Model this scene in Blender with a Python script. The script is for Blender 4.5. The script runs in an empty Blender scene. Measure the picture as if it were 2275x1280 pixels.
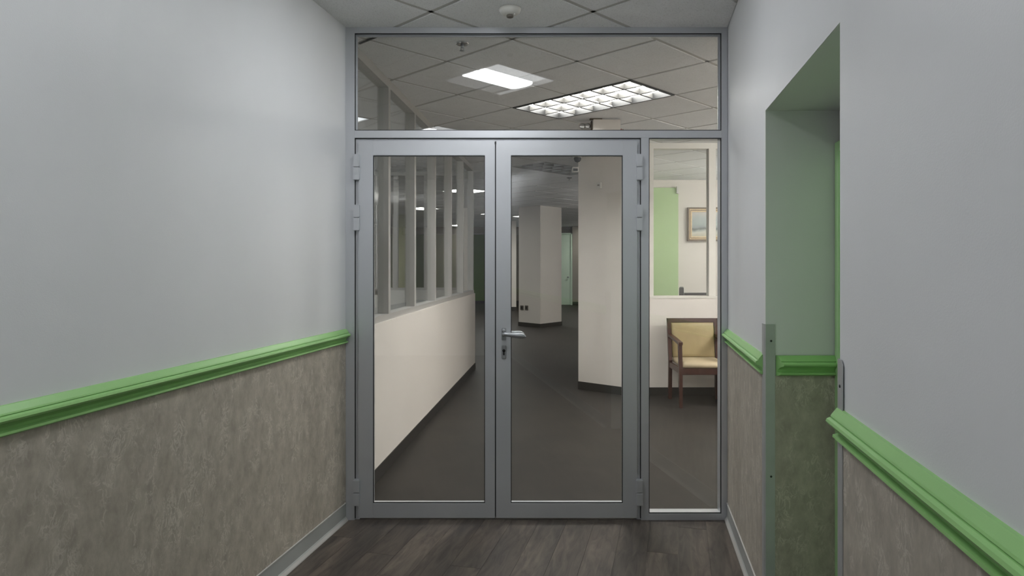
import bpy, bmesh, math, random
from mathutils import Vector, Matrix
random.seed(7)
sc = bpy.context.scene
col = sc.collection

# ------------------------------------------------------------------ camera, world, exposure
F, CX, HZ, EYE = 1475.0, 1137.5, 587.0, 1.4535      # focal length in px, principal column, horizon row, eye height
CEIL = 2.797
cam = bpy.data.cameras.new('camera'); co = bpy.data.objects.new('camera', cam); col.objects.link(co)
co.location = (0, 0, EYE); co.rotation_euler = (math.pi/2, 0, 0)
cam.sensor_width = 36; cam.lens = 36*F/2275; cam.shift_x = 0; cam.shift_y = -(640-HZ)/2275*1.0
cam.clip_start = .05; cam.clip_end = 100
sc.camera = co
w = bpy.data.worlds.new('world'); sc.world = w; w.use_nodes = True
w.node_tree.nodes['Background'].inputs[0].default_value = (.5, .52, .55, 1)
w.node_tree.nodes['Background'].inputs[1].default_value = .02
sc.view_settings.view_transform = 'Standard'; sc.view_settings.look = 'None'
sc.view_settings.exposure = 1.5; sc.view_settings.gamma = 1; sc.view_settings.use_curve_mapping = False
COOL, WARM = (.95, .975, 1.0), (1.0, .975, .94)
L_PEND, L_ROOM, L_LEFT = 21, 19, 30  # strengths of added fill lights, all out of view
L_CORR1, L_CORR2, L_CORR3, L_NEAR, L_FAR, L_SIDE = 11.2, 8.6, 3.8, 13.5, 10, 44  # third corridor and side strengths feed added lamps

# ------------------------------------------------------------------ helpers
def s2l(c):
    return tuple(((v/255+.055)/1.055)**2.4 if v/255 > .04045 else v/255/12.92 for v in c)
def px(x, Y): return (x-CX)/F*Y
def pz(y, Y): return EYE-(y-HZ)/F*Y

class N:
    def __init__(s, name):
        s.m = bpy.data.materials.new(name); s.m.use_nodes = True
        s.t = s.m.node_tree; s.b = s.t.nodes['Principled BSDF']; s.o = s.t.nodes['Material Output']
    def n(s, k, **kw):
        x = s.t.nodes.new(k)
        for a, v in kw.items():
            if a.startswith('i_'): x.inputs[a[2:].replace('_', ' ')].default_value = v
            else: setattr(x, a, v)
        return x
    def l(s, a, b): s.t.links.new(a, b)
    def ramp(s, fac, stops, interp='LINEAR'):
        r = s.n('ShaderNodeValToRGB'); r.color_ramp.interpolation = interp
        e = r.color_ramp.elements
        while len(e) < len(stops): e.new(.5)
        for k, (p, c) in enumerate(stops):
            e[k].position = p; e[k].color = (*c, 1) if len(c) == 3 else c
        s.l(fac, r.inputs[0]); return r.outputs[0]
    def coords(s, scale=(1, 1, 1), rot=(0, 0, 0), kind='Object'):
        c = s.n('ShaderNodeTexCoord'); m = s.n('ShaderNodeMapping')
        m.inputs['Scale'].default_value = scale; m.inputs['Rotation'].default_value = rot
        s.l(c.outputs[kind], m.inputs[0]); return m.outputs[0], m

def plain(name, c, rough=.5, metal=0, noise=0, scale=8, bump=0, bscale=200, spec=.5, coat=0):
    q = N(name); q.b.inputs['Base Color'].default_value = (*s2l(c), 1)
    q.b.inputs['Roughness'].default_value = rough; q.b.inputs['Metallic'].default_value = metal
    q.b.inputs['Specular IOR Level'].default_value = spec
    if coat: q.b.inputs['Coat Weight'].default_value = coat; q.b.inputs['Coat Roughness'].default_value = .15
    v, _ = q.coords()
    t = q.n('ShaderNodeTexNoise', i_Scale=scale, i_Detail=3.0); q.l(v, t.inputs['Vector'])
    a = tuple(x*(1-noise) for x in s2l(c)); b = tuple(min(1, x*(1+noise)) for x in s2l(c))
    q.l(q.ramp(t.outputs[0], [(.3, a), (.7, b)]), q.b.inputs['Base Color'])
    if bump:
        t2 = q.n('ShaderNodeTexNoise', i_Scale=bscale, i_Detail=2.0); q.l(v, t2.inputs['Vector'])
        bp = q.n('ShaderNodeBump', i_Strength=bump, i_Distance=.002); q.l(t2.outputs[0], bp.inputs['Height'])
        q.l(bp.outputs[0], q.b.inputs['Normal'])
    return q.m
def emit(name, c, k):
    q = N(name); q.t.nodes.remove(q.b); e = q.n('ShaderNodeEmission'); e.inputs[0].default_value = (*c, 1); e.inputs[1].default_value = k
    q.l(e.outputs[0], q.o.inputs[0]); return q.m

M = {}
M['paint'] = plain('paint_cool_grey', (221, 222, 224), .42, noise=.02, scale=2, bump=.12, bscale=260, spec=.35)
M['jamb'] = plain('paint_jamb', (222, 224, 222), .45, noise=.02, scale=2, bump=.1, bscale=260, spec=.3)
M['green'] = plain('paint_green', (146, 196, 122), .38, noise=.03, scale=5, bump=.05, spec=.5)
M['green_wall'] = plain('paint_green_wall', (188, 228, 170), .5, noise=.03, scale=2)
M['green_panel'] = plain('paint_green_panel', (178, 205, 152), .6, noise=.03, scale=2)
M['olive'] = plain('paint_olive', (168, 170, 128), .6, noise=.03, scale=2)
M['green_dark'] = plain('paint_green_far', (92, 128, 52), .6, noise=.06, scale=2)
M['alu'] = plain('aluminium_coated', (203, 205, 209), .38, metal=.6, noise=.02, scale=3, bump=.03, bscale=900)
M['alu_dark'] = plain('aluminium_groove', (96, 99, 102), .45, metal=.3, noise=.02)
M['alu_lobby'] = plain('aluminium_lobby', (176, 174, 170), .45, metal=.15, noise=.02, scale=3)
M['rubber'] = plain('rubber_gasket', (28, 29, 30), .6)
M['steel'] = plain('satin_steel', (168, 170, 173), .3, metal=.7, noise=.02)
M['guard'] = plain('corner_guard_steel', (178, 180, 180), .42, metal=.35, noise=.06, scale=10)
M['screw'] = plain('screw_steel', (70, 72, 72), .3, metal=.8)
M['base'] = plain('vinyl_base_grey', (160, 162, 160), .45, noise=.03, scale=6)
M['base_edge'] = plain('vinyl_base_edge', (178, 176, 172), .4, noise=.02)
M['dark_base'] = plain('vinyl_base_dark', (44, 41, 38), .5, noise=.05)
M['lobby'] = plain('paint_lobby_white', (224, 218, 211), .55, noise=.02, scale=2, bump=.05, bscale=200, spec=.3)
M['far_wall'] = plain('paint_far_taupe', (150, 142, 130), .6, noise=.03, scale=1)
M['white'] = plain('white_plastic', (214, 212, 206), .4, noise=.02)
M['white_post'] = plain('white_post', (222, 219, 211), .45, noise=.02)
M['black'] = plain('black_plastic', (22, 22, 22), .35)
M['grey_plate'] = plain('grey_socket', (104, 98, 90), .5, noise=.03)
M['chrome'] = plain('chrome', (200, 200, 200), .18, metal=.95)
M['pan'] = plain('lamp_pan_white', (222, 222, 224), .5, noise=.01)
M['louver'] = plain('lamp_louver', (58, 57, 55), .5, metal=0, noise=.02)
M['louver_off'] = plain('lamp_louver_unlit', (176, 176, 174), .5, noise=.02)
M['trim_black'] = plain('black_trim', (20, 20, 20), .5)
M['tan'] = plain('tan_vinyl', (160, 143, 104), .5, noise=.04, scale=14, bump=.15, bscale=120)
M['seat_tan'] = plain('seat_vinyl', (192, 176, 146), .5, noise=.03, scale=14, bump=.15, bscale=120)
M['mahogany'] = plain('mahogany_wood', (64, 36, 28), .35, noise=.2, scale=30)
M['gold'] = plain('gilt_moulding', (196, 170, 130), .4, metal=.3, noise=.1, scale=40)
M['frame_dark'] = plain('bronze_moulding', (96, 80, 60), .45, metal=.25, noise=.12, scale=40)
M['door_pale'] = plain('pale_green_door', (210, 232, 210), .35, noise=.03, scale=2)
M['cream'] = plain('cream_plastic', (228, 222, 216), .45, noise=.02)
M['red'] = plain('red_plastic', (150, 50, 40), .4)
for k, c, e in (('corr1', COOL, L_CORR1), ('corr2', COOL, L_CORR2), ('corr3', COOL, L_CORR3), ('near', WARM, L_NEAR), ('far', (1, .99, .93), L_FAR), ('side', WARM, L_SIDE), ('pend', WARM, L_PEND), ('room', WARM, L_ROOM), ('left', COOL, L_LEFT), ('s1', COOL, 1.7), ('s2', COOL, .8), ('s3', COOL, .35), ('dim', (.95, .96, 1), .55), ('dim2', (1, .98, .93), .45)):
    M['e_'+k] = emit('lamp_glow_'+k, c, e)  # side, pend, room and left glow only on the added suspended lights

def glass_mat():
    q = N('clear_glass'); q.t.nodes.remove(q.b)
    lw = q.n('ShaderNodeLayerWeight', i_Blend=.5)
    p = q.n('ShaderNodeMath', operation='POWER'); p.inputs[1].default_value = 5; q.l(lw.outputs['Facing'], p.inputs[0])
    m = q.n('ShaderNodeMath', operation='MULTIPLY_ADD'); m.inputs[1].default_value = .9; m.inputs[2].default_value = .04; q.l(p.outputs[0], m.inputs[0])
    t = q.n('ShaderNodeBsdfTransparent'); t.inputs[0].default_value = (.965, .975, .97, 1)
    g = q.n('ShaderNodeBsdfGlossy'); g.inputs['Roughness'].default_value = .0; g.inputs[0].default_value = (1, 1, 1, 1)
    x = q.n('ShaderNodeMixShader'); q.l(m.outputs[0], x.inputs[0]); q.l(t.outputs[0], x.inputs[1]); q.l(g.outputs[0], x.inputs[2])
    q.l(x.outputs[0], q.o.inputs[0]); return q.m
M['glass'] = glass_mat()

def wallpaper():
    q = N('wallpaper_taupe'); v, _ = q.coords((1, 1, .62))
    n1 = q.n('ShaderNodeTexNoise', i_Scale=26.0, i_Detail=4.0, i_Roughness=.6, i_Distortion=1.4); q.l(v, n1.inputs['Vector'])
    # thin light creases: ridge of a distorted noise
    a = q.n('ShaderNodeMath', operation='SUBTRACT'); a.inputs[1].default_value = .5; q.l(n1.outputs[0], a.inputs[0])
    b = q.n('ShaderNodeMath', operation='ABSOLUTE'); q.l(a.outputs[0], b.inputs[0])
    ridge = q.ramp(b.outputs[0], [(0, (1, 1, 1)), (.05, (0, 0, 0))])
    n2 = q.n('ShaderNodeTexNoise', i_Scale=13.0, i_Detail=4.0); q.l(v, n2.inputs['Vector'])
    gate = q.ramp(n2.outputs[0], [(.46, (0, 0, 0)), (.6, (1, 1, 1))])
    mu = q.n('ShaderNodeMath', operation='MULTIPLY'); q.l(ridge, mu.inputs[0]); q.l(gate, mu.inputs[1])
    m3 = q.n('ShaderNodeMath', operation='MULTIPLY'); q.l(mu.outputs[0], m3.inputs[0]); m3.inputs[1].default_value = .38
    n3 = q.n('ShaderNodeTexNoise', i_Scale=22.0, i_Detail=5.0, i_Roughness=.65); q.l(v, n3.inputs['Vector'])
    basec = q.ramp(n3.outputs[0], [(.3, s2l((154, 146, 135))), (.5, s2l((170, 162, 150))), (.72, s2l((186, 178, 165)))])
    mx = q.n('ShaderNodeMix', data_type='RGBA'); q.l(m3.outputs[0], mx.inputs[0]); q.l(basec, mx.inputs[6]); mx.inputs[7].default_value = (*s2l((236, 230, 218)), 1)
    q.l(mx.outputs[2], q.b.inputs['Base Color']); q.b.inputs['Roughness'].default_value = .5
    bp = q.n('ShaderNodeBump', i_Strength=.25, i_Distance=.002); q.l(n1.outputs[0], bp.inputs['Height']); q.l(bp.outputs[0], q.b.inputs['Normal'])
    return q.m
M['wallpaper'] = wallpaper()

PL_ANG = math.atan(.25)
def wood():
    q = N('plank_grey_brown'); v, mp = q.coords((1, 1, 1), (0, 0, PL_ANG))
    oi = q.n('ShaderNodeObjectInfo')
    cb = q.n('ShaderNodeCombineXYZ'); mm = q.n('ShaderNodeMath', operation='MULTIPLY'); mm.inputs[1].default_value = 40; q.l(oi.outputs['Random'], mm.inputs[0])
    q.l(mm.outputs[0], cb.inputs[1]); q.l(mm.outputs[0], cb.inputs[2])
    ad = q.n('ShaderNodeVectorMath', operation='ADD'); q.l(v, ad.inputs[0]); q.l(cb.outputs[0], ad.inputs[1])
    sc1 = q.n('ShaderNodeVectorMath', operation='MULTIPLY'); sc1.inputs[1].default_value = (1, .16, 1); q.l(ad.outputs[0], sc1.inputs[0])
    n1 = q.n('ShaderNodeTexNoise', i_Scale=28.0, i_Detail=6.0, i_Roughness=.6, i_Distortion=.9); q.l(sc1.outputs[0], n1.inputs['Vector'])
    n2 = q.n('ShaderNodeTexNoise', i_Scale=6.0, i_Detail=2.0, i_Distortion=.5); q.l(sc1.outputs[0], n2.inputs['Vector'])
    c1 = q.ramp(n1.outputs[0], [(.3, s2l((62, 56, 52))), (.5, s2l((86, 79, 73))), (.72, s2l((106, 98, 90)))])
    c2 = q.ramp(n2.outputs[0], [(.35, (.58, .57, .57)), (.65, (1.06, 1.01, .97))])
    mx = q.n('ShaderNodeMix', data_type='RGBA', blend_type='MULTIPLY'); mx.inputs[0].default_value = 1; q.l(c1, mx.inputs[6]); q.l(c2, mx.inputs[7])
    tone = q.ramp(oi.outputs['Random'], [(0, (.82, .8, .8)), (1, (1.12, 1.12, 1.1))])
    m2 = q.n('ShaderNodeMix', data_type='RGBA', blend_type='MULTIPLY'); m2.inputs[0].default_value = 1; q.l(mx.outputs[2], m2.inputs[6]); q.l(tone, m2.inputs[7])
    q.l(m2.outputs[2], q.b.inputs['Base Color']); q.b.inputs['Roughness'].default_value = .48
    q.b.inputs['Specular IOR Level'].default_value = .35
    bp = q.n('ShaderNodeBump', i_Strength=.15, i_Distance=.002); q.l(n1.outputs[0], bp.inputs['Height']); q.l(bp.outputs[0], q.b.inputs['Normal'])
    return q.m
M['wood'] = wood()
def vinyl():
    q = N('vinyl_floor_dark'); v, _ = q.coords()
    n1 = q.n('ShaderNodeTexNoise', i_Scale=2.2, i_Detail=4.0); q.l(v, n1.inputs['Vector'])
    q.l(q.ramp(n1.outputs[0], [(.3, s2l((48, 45, 42))), (.7, s2l((57, 53, 49)))]), q.b.inputs['Base Color'])
    q.b.inputs['Roughness'].default_value = .5; q.b.inputs['Specular IOR Level'].default_value = .2
    return q.m
M['vinyl'] = vinyl()
def tile_mat():
    q = N('ceiling_tile_speckled'); v, _ = q.coords()
    n1 = q.n('ShaderNodeTexNoise', i_Scale=170.0, i_Detail=2.0); q.l(v, n1.inputs['Vector'])
    n2 = q.n('ShaderNodeTexNoise', i_Scale=5.0, i_Detail=3.0); q.l(v, n2.inputs['Vector'])
    c = q.ramp(n1.outputs[0], [(.3, s2l((212, 212, 212))), (.42, s2l((235, 235, 235))), (.8, s2l((240, 240, 241)))])
    c2 = q.ramp(n2.outputs[0], [(.3, (.95, .95, .95)), (.7, (1, 1, 1))])
    mx = q.n('ShaderNodeMix', data_type='RGBA', blend_type='MULTIPLY'); mx.inputs[0].default_value = 1; q.l(c, mx.inputs[6]); q.l(c2, mx.inputs[7])
    q.l(mx.outputs[2], q.b.inputs['Base Color']); q.b.inputs['Roughness'].default_value = .9
    bp = q.n('ShaderNodeBump', i_Strength=.4, i_Distance=.002); q.l(n1.outputs[0], bp.inputs['Height']); q.l(bp.outputs[0], q.b.inputs['Normal'])
    return q.m
M['tile'] = tile_mat()
M['runner'] = plain('ceiling_runner_grey', (188, 186, 182), .6)
M['plenum'] = plain('plenum_dark', (60, 60, 60), .9)

class MB:
    def __init__(s): s.v = []; s.f = []; s.sm = []
    def poly(s, pts, faces, smooth=False):
        k = len(s.v); s.v += [tuple(p) for p in pts]; s.f += [tuple(i+k for i in f) for f in faces]; s.sm += [smooth]*len(faces); return s
    def box(s, x0, x1, y0, y1, z0, z1):
        p = [(x0, y0, z0), (x1, y0, z0), (x1, y1, z0), (x0, y1, z0), (x0, y0, z1), (x1, y0, z1), (x1, y1, z1), (x0, y1, z1)]
        return s.poly(p, [(0, 3, 2, 1), (4, 5, 6, 7), (0, 1, 5, 4), (1, 2, 6, 5), (2, 3, 7, 6), (3, 0, 4, 7)])
    def obox(s, c, ax, ay, az):
        c = Vector(c); ax, ay, az = Vector(ax), Vector(ay), Vector(az)
        p = [c+i*ax+j*ay+k*az for k in (-1, 1) for (i, j) in ((-1, -1), (1, -1), (1, 1), (-1, 1))]
        return s.poly(p, [(0, 3, 2, 1), (4, 5, 6, 7), (0, 1, 5, 4), (1, 2, 6, 5), (2, 3, 7, 6), (3, 0, 4, 7)])
    def prism(s, xy, z0, z1):
        n = len(xy); a = sum(xy[i][0]*xy[(i+1) % n][1]-xy[(i+1) % n][0]*xy[i][1] for i in range(n))
        if a < 0: xy = xy[::-1]
        p = [(x, y, z0) for x, y in xy]+[(x, y, z1) for x, y in xy]
        return s.poly(p, [tuple(range(n))[::-1], tuple(range(n, 2*n))]+[(i, (i+1) % n, n+(i+1) % n, n+i) for i in range(n)])
    def loft(s, rings, smooth=True, caps=True):
        n = len(rings[0]); p = [q for r in rings for q in r]; f = []
        for a in range(len(rings)-1):
            for i in range(n): f.append((a*n+i, a*n+(i+1) % n, (a+1)*n+(i+1) % n, (a+1)*n+i))
        if caps: f += [tuple(range(n))[::-1], tuple(range((len(rings)-1)*n, len(rings)*n))]
        return s.poly(p, f, smooth)
    def lathe(s, c, prof, n=20, axis='z', smooth=True):
        rings = []
        for r, h in prof:
            ring = []
            for i in range(n):
                t = 2*math.pi*i/n; a, b = r*math.cos(t), r*math.sin(t)
                o = {'z': (a, b, h), 'y': (a, h, b), 'x': (h, a, b)}[axis]
                ring.append((c[0]+o[0], c[1]+o[1], c[2]+o[2]))
            rings.append(ring)
        return s.loft(rings, smooth)
    def build(s, name, mat, parent=None, bevel=0, **props):
        me = bpy.data.meshes.new(name); me.from_pydata(s.v, [], s.f)
        for p, k in zip(me.polygons, s.sm): p.use_smooth = k
        bm = bmesh.new(); bm.from_mesh(me); bmesh.ops.recalc_face_normals(bm, faces=bm.faces)
        if bevel:
            es = [e for e in bm.edges if len(e.link_faces) == 2 and e.calc_face_angle(0) > .6]
            bmesh.ops.bevel(bm, geom=es, offset=bevel, segments=2, affect='EDGES', clamp_overlap=True)
        bm.to_mesh(me); bm.free()
        o = bpy.data.objects.new(name, me); col.objects.link(o)
        for q in (mat if isinstance(mat, (list, tuple)) else [mat]): me.materials.append(M[q])
        if parent:
            o.parent = parent; o.matrix_parent_inverse = Matrix.Translation(parent.location).inverted()
        for k, v in props.items(): o[k] = v
        return o
def thing(name, label, cat, loc=(0, 0, 0), group=None, kind=None):
    o = bpy.data.objects.new(name, None); col.objects.link(o); o.location = loc; o['label'] = label; o['category'] = cat
    o.empty_display_size = .1
    if group: o['group'] = group
    if kind: o['kind'] = kind
    return o
def B(*a): return MB().box(*a)

def clip(poly, A, Bp, C):      # keep A*x+B*y<=C
    out = []
    for i in range(len(poly)):
        p, q = poly[i], poly[(i+1) % len(poly)]; dp, dq = A*p[0]+Bp*p[1]-C, A*q[0]+Bp*q[1]-C
        if dp <= 0: out.append(p)
        if (dp < 0) != (dq < 0) and abs(dp-dq) > 1e-9:
            t = dp/(dp-dq); out.append((p[0]+t*(q[0]-p[0]), p[1]+t*(q[1]-p[1])))
    return out
def area(p): return abs(sum(p[i][0]*p[(i+1) % len(p)][1]-p[(i+1) % len(p)][0]*p[i][1] for i in range(len(p))))/2 if len(p) > 2 else 0

SL = .1864
def XL(y): return -1.646+SL*y
def XR(y): return .522+SL*y
YP = 3.761                      # face of the glazed partition
YB = -3.0
def clip_corr(p):
    p = clip(p, -1, SL, 1.646+.0)             # x>=XL
    p = clip(p, 1, -SL, .522) if p else p
    p = clip(p, 0, 1, YP+.02) if p else p
    return clip(p, 0, -1, -YB) if p else p
LX0, LX1, LY0, LY1 = -6.0, 5.5, 3.86, 24.6
def clip_lobby(p):
    p = clip(p, -1, 0, -LX0); p = clip(p, 1, 0, LX1) if p else p
    p = clip(p, 0, 1, LY1) if p else p
    return clip(p, 0, -1, -(YP+.02)) if p else p

# ------------------------------------------------------------------ corridor walls
def quad(xf, y0, y1, t):        # plan strip along a corridor wall; t>0 outwards to the right
    return [(xf(y0), y0), (xf(y1), y1), (xf(y1)+t, y1), (xf(y0)+t, y0)]
wl = MB().prism(quad(XL, YB, YP+.1, -.12), 0, 3.0).build('wall_left', 'paint', kind='structure')
MB().prism(quad(XL, YB, YP, .003), .10, 1.006).build('wallpaper_panel', 'wallpaper', wl)
YN, YF = 1.697, 2.677           # near and far edge of the doorway recess
wr = MB()
wr.prism(quad(XR, YF, YP+.1, .40), 0, 3.0)
wr.prism(quad(XR, YB, YN, .40), 0, 3.0)
wr.prism(quad(XR, YN, YF, .40), 2.072, 3.0)
wr = wr.build('wall_right', 'paint', kind='structure')
MB().prism(quad(XR, YF+.002, YP, -.003), .10, 1.006).build('wallpaper_panel', 'wallpaper', wr)
MB().prism(quad(XR, YB, YN-.002, -.003), .10, 1.006).build('wallpaper_panel', 'wallpaper', wr)
RD = .287                       # recess depth measured in X
XI = XR(YF)+RD
# the far reveal of the recess (plaster above, wallpaper below the rail), its soffit and the green door at its back
jm = B(XR(YF)+.0, XI+.11, YF-.004, YF+.0, 0, 2.072).build('wall_recess', 'jamb', kind='structure')
B(XR(YF)+.004, XI+.10, YF-.007, YF-.004, 0, 1.006).build('wallpaper_panel', 'wallpaper', jm)
def XG(y): return XI+SL*(y-YF)
d3 = thing('door_3', 'green painted door and frame set back inside the recess in the right wall', 'door', (XG(2.2), 2.2, 0), kind='structure')
MB().prism([(XG(YN-.1)+.0, YN-.1), (XG(YF-.008)+.0, YF-.008), (XG(YF-.008)+.09, YF-.008), (XG(YN-.1)+.09, YN-.1)], 0, 1.90).build('door_leaf', 'green_wall', d3)
def gstrip(y0, y1, o0, o1, z0, z1, nm, mt, par): return MB().prism([(XG(y0)+o0, y0), (XG(y1)+o0, y1), (XG(y1)+o1, y1), (XG(y0)+o1, y0)], z0, z1).build(nm, mt, par)
gstrip(YF-.06, YF-.0075, -.009, .0, 0, 1.94, 'door_frame', 'green_wall', d3)
gstrip(YN, YN+.06, -.009, .0, 0, 1.94, 'door_frame', 'green_wall', d3)
gstrip(YN+.06, YF-.06, -.009, .0, 1.90, 1.94, 'door_frame', 'green_wall', d3)
gstrip(YN-.1, YF-.004, .012, .09, 1.90, 2.071, 'plaster_panel', 'jamb', jm)
MB().prism([(XR(YN)+.002, YN), (XG(YN)+.1, YN), (XG(YF)+.1, YF-.004), (XR(YF)+.002, YF-.004)], 2.0712, 2.0722).build('soffit_panel', 'jamb', jm)
MB().prism([(XL(YB)-.12, YB-.12), (XR(YB)+.5, YB-.12), (XR(YB)+.5, YB), (XL(YB)-.12, YB)], 0, 3.0).build('wall_back', 'paint', kind='structure')

# baseboards: vinyl cove base, lighter top edge and toe
def sweep(p0, p1, nrm, prof, m0=0, m1=0):
    p0, p1, nrm = Vector((*p0, 0)), Vector((*p1, 0)), Vector((*nrm, 0)).normalized(); d = (p1-p0).normalized()
    a = [p0+nrm*o+d*(o*m0)+Vector((0, 0, z)) for o, z in prof]; b = [p1+nrm*o-d*(o*m1)+Vector((0, 0, z)) for o, z in prof]
    return MB().loft([a, b], smooth=False)
nL, nR = (1, -SL), (-1, SL)
bprof = [(0, .002), (.016, .002), (.017, .006), (.010, .020), (.006, .026), (.006, .1), (0, .103)]
tprof = [(.006, .0985), (.0085, .0985), (.0085, .103), (.001, .1045)]
eprof = [(.0065, .024), (.011, .0185), (.018, .0065), (.019, .001), (.015, .001), (.0095, .0175)]
for side, X, n_, segs in (('left', XL, nL, [(YB, YP-.002)]), ('right', XR, nR, [(YF+.03, YP-.002), (YB, YN-.03)])):
    for k, (a, b) in enumerate(segs):
        o = sweep((X(a), a), (X(b), b), n_, bprof).build('baseboard_'+side, 'base', kind='structure')
        sweep((X(a), a), (X(b), b), n_, tprof).build('top_edge', 'base_edge', o)
        sweep((X(a), a), (X(b), b), n_, eprof).build('toe_edge', 'base_edge', o)
# chair rail
rprof = [(0, 1.087), (.008, 1.086), (.021, 1.069), (.023, 1.0645), (.0205, 1.0625), (.025, 1.062), (.032, 1.0585), (.0345, 1.052), (.031, 1.046), (.019, 1.041), (.009, 1.031), (.006, 1.021), (.0175, 1.0178), (.0185, 1.0115), (.010, 1.006), (0, 1.005)]
sweep((XL(YB), YB), (XL(YP), YP-.001), nL, rprof).build('trim_1', 'green', kind='structure', label='green moulded chair rail along the wall to the left of the glazed doors', category='trim')
sweep((XR(YF+.020), YF+.020), (XR(YP), YP-.001), nR, rprof).build('trim_2', 'green', kind='structure', label='short green chair rail between the glazed partition and the recess corner', category='trim')
sweep((XR(YB), YB), (XR(YN), YN), nR, rprof).build('trim_3', 'green', kind='structure', label='green chair rail on the near wall, running out from the recess edge', category='trim')
sweep((XR(YF)+.04, YF-.0065), (XI-.004, YF-.0065), (0, -1), rprof, .6, .3).build('trim_4', 'green', kind='structure', label='green chair rail across the shaded far side of the recess', category='trim')

# steel corner guards
def guard(name_label, yc, rd, sgn):
    c = Vector((XR(yc), yc, 0)); d = Vector((SL, 1, 0)).normalized()*sgn; n_ = Vector((-1, SL, 0)).normalized()
    g = thing('corner_guard', name_label, 'corner guard', (c.x, c.y, 0))
    h = 1.212; wd = .038; t = .0025; off = .0032; gp = .0075 if sgn > 0 else .0008
    a = c+n_*off - d*0
    jy = -1 if sgn > 0 else 1
    mb = MB()
    # leg on the corridor wall, top corner rounded
    pts = [(0, 0), (wd, 0), (wd, h-rd), (wd-rd, h), (0, h)]
    fr = [a+d*u+Vector((0, 0, v)) for u, v in pts]; bk = [p+n_*t for p in fr]
    mb.loft([fr, bk], smooth=False)
    # leg on the reveal
    o = Vector((c.x, yc+jy*gp, 0))
    fr = [o+Vector((u-.002, 0, v)) for u, v in pts]; bk = [p+Vector((0, jy*t, 0)) for p in fr]
    mb.loft([fr, bk], smooth=False)
    # rounded nose joining both legs
    mb.prism([(a.x, a.y), (a.x+n_.x*t, a.y+n_.y*t), (o.x-.002, o.y+jy*t), (o.x-.002, o.y)], 0, h)
    mb.build('angle_strip', 'guard', g)
    for z in (1.145, .60, .115):
        if jy < 0: MB().lathe((c.x+.020, yc-.0075-t, z), [(0.0045, 0), (.0045, -.001), (.002, -.002)], 10, 'y').build('screw', 'screw', g)
        else:
            q = a+d*.02+n_*t; MB().lathe((q.x, q.y, z), [(0.0045, .001), (.0045, -.001), (.002, -.002)], 10, 'x').build('screw', 'screw', g)
    return g
guard('steel corner guard on the far edge of the recess, showing green reflections', YF, .002, 1)
guard('grey steel corner guard on the near recess edge, behind the rail end', YN, .012, -1)

# ------------------------------------------------------------------ floors
fl = MB().prism([(XL(YB)-.1, YB), (XR(YB)+.9, YB), (XR(YP)+.4, YP+.03), (XL(YP)-.1, YP+.03)], -.1, -.002).build('floor', 'wood', kind='structure')
dv = Vector((math.sin(PL_ANG), math.cos(PL_ANG))); nv = Vector((dv.y, -dv.x))
W_, LN = .152, 1.21
for i in range(-14, 24):
    off = random.uniform(0, LN)
    for j in range(-5, 6):
        a0, a1, b0, b1 = i*W_+.0006, (i+1)*W_-.0006, j*LN+off+.0006, (j+1)*LN+off-.0006
        q = [tuple(nv*a+dv*b) for a, b in ((a0, b0), (a1, b0), (a1, b1), (a0, b1))]
        q = clip_corr(q)
        if area(q) > .0006: MB().prism(q, -.002, .0015).build('plank', 'wood', fl)
B(LX0, LX1, YP+.03, LY1, -.1, 0).build('floor_lobby', 'vinyl', kind='structure')

# ------------------------------------------------------------------ ceiling: 45 degree grid, 0.612 m module
G0, G = 2.81, .612; R2 = math.sqrt(.5)
def uv(u, v): return ((u-v)*R2, (u+v)*R2)
cl = MB().prism([(XL(YB)-.1, YB-.1), (XR(YB)+.6, YB-.1), (LX1, YP), (LX1, LY1), (LX0, LY1), (LX0, YP)], CEIL+.14, CEIL+.2).build('ceiling', 'plenum', kind='structure')
fix = set()
def cell(k, l): fix.add((k, l))
for c in [(2, 0), (2, 1), (6, 5), (7, 5), (-1, 4), (0, 4), (8, 10), (11, 16), (15, 16), (17, 16)]: cell(*c)
tiles = []
for k in range(-14, 40):
    for l in range(-12, 40):
        if (k, l) in fix or (k, l) == (1, -2): continue
        u, v = G0+k*G, G0+l*G; e = .0128; U = 2*G if (k, l) == (0, -2) else G     # one double tile in the corridor corner
        q0 = [uv(u+e, v+e), uv(u+U-e, v+e), uv(u+U-e, v+G-e), uv(u+e, v+G-e)]
        for zone, fn in (('c', clip_corr), ('l', clip_lobby)):
            q = fn(q0)
            if area(q) > .0015:
                cx_, cy_ = sum(p[0] for p in q)/len(q), sum(p[1] for p in q)/len(q)
                vis = cy_ > 3.0 and abs(cx_) < cy_*.8
                tiles.append((area(q)/(cy_**3) if vis else 0, q, cx_, cy_))
tiles.sort(key=lambda t: -t[0])
def tile_mb(mb, q, cx_, cy_):
    n = len(q); ins = [(p[0]+(cx_-p[0])*.012, p[1]+(cy_-p[1])*.012) for p in q]
    a = sum(q[i][0]*q[(i+1) % n][1]-q[(i+1) % n][0]*q[i][1] for i in range(n))
    z = CEIL+random.uniform(-.0006, .0006)
    mb.loft([[(x, y, CEIL+.016) for x, y in q], [(x, y, z+.003) for x, y in q], [(x, y, z) for x, y in ins]], smooth=False)
for t in tiles[:270]:
    mb = MB(); tile_mb(mb, *t[1:]); mb.build('ceiling_tile', 'tile', cl)
mb = MB()
for t in tiles[270:]: tile_mb(mb, *t[1:])
mb.build('ceiling_tiles_far', 'tile', cl, kind='stuff')
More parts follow.
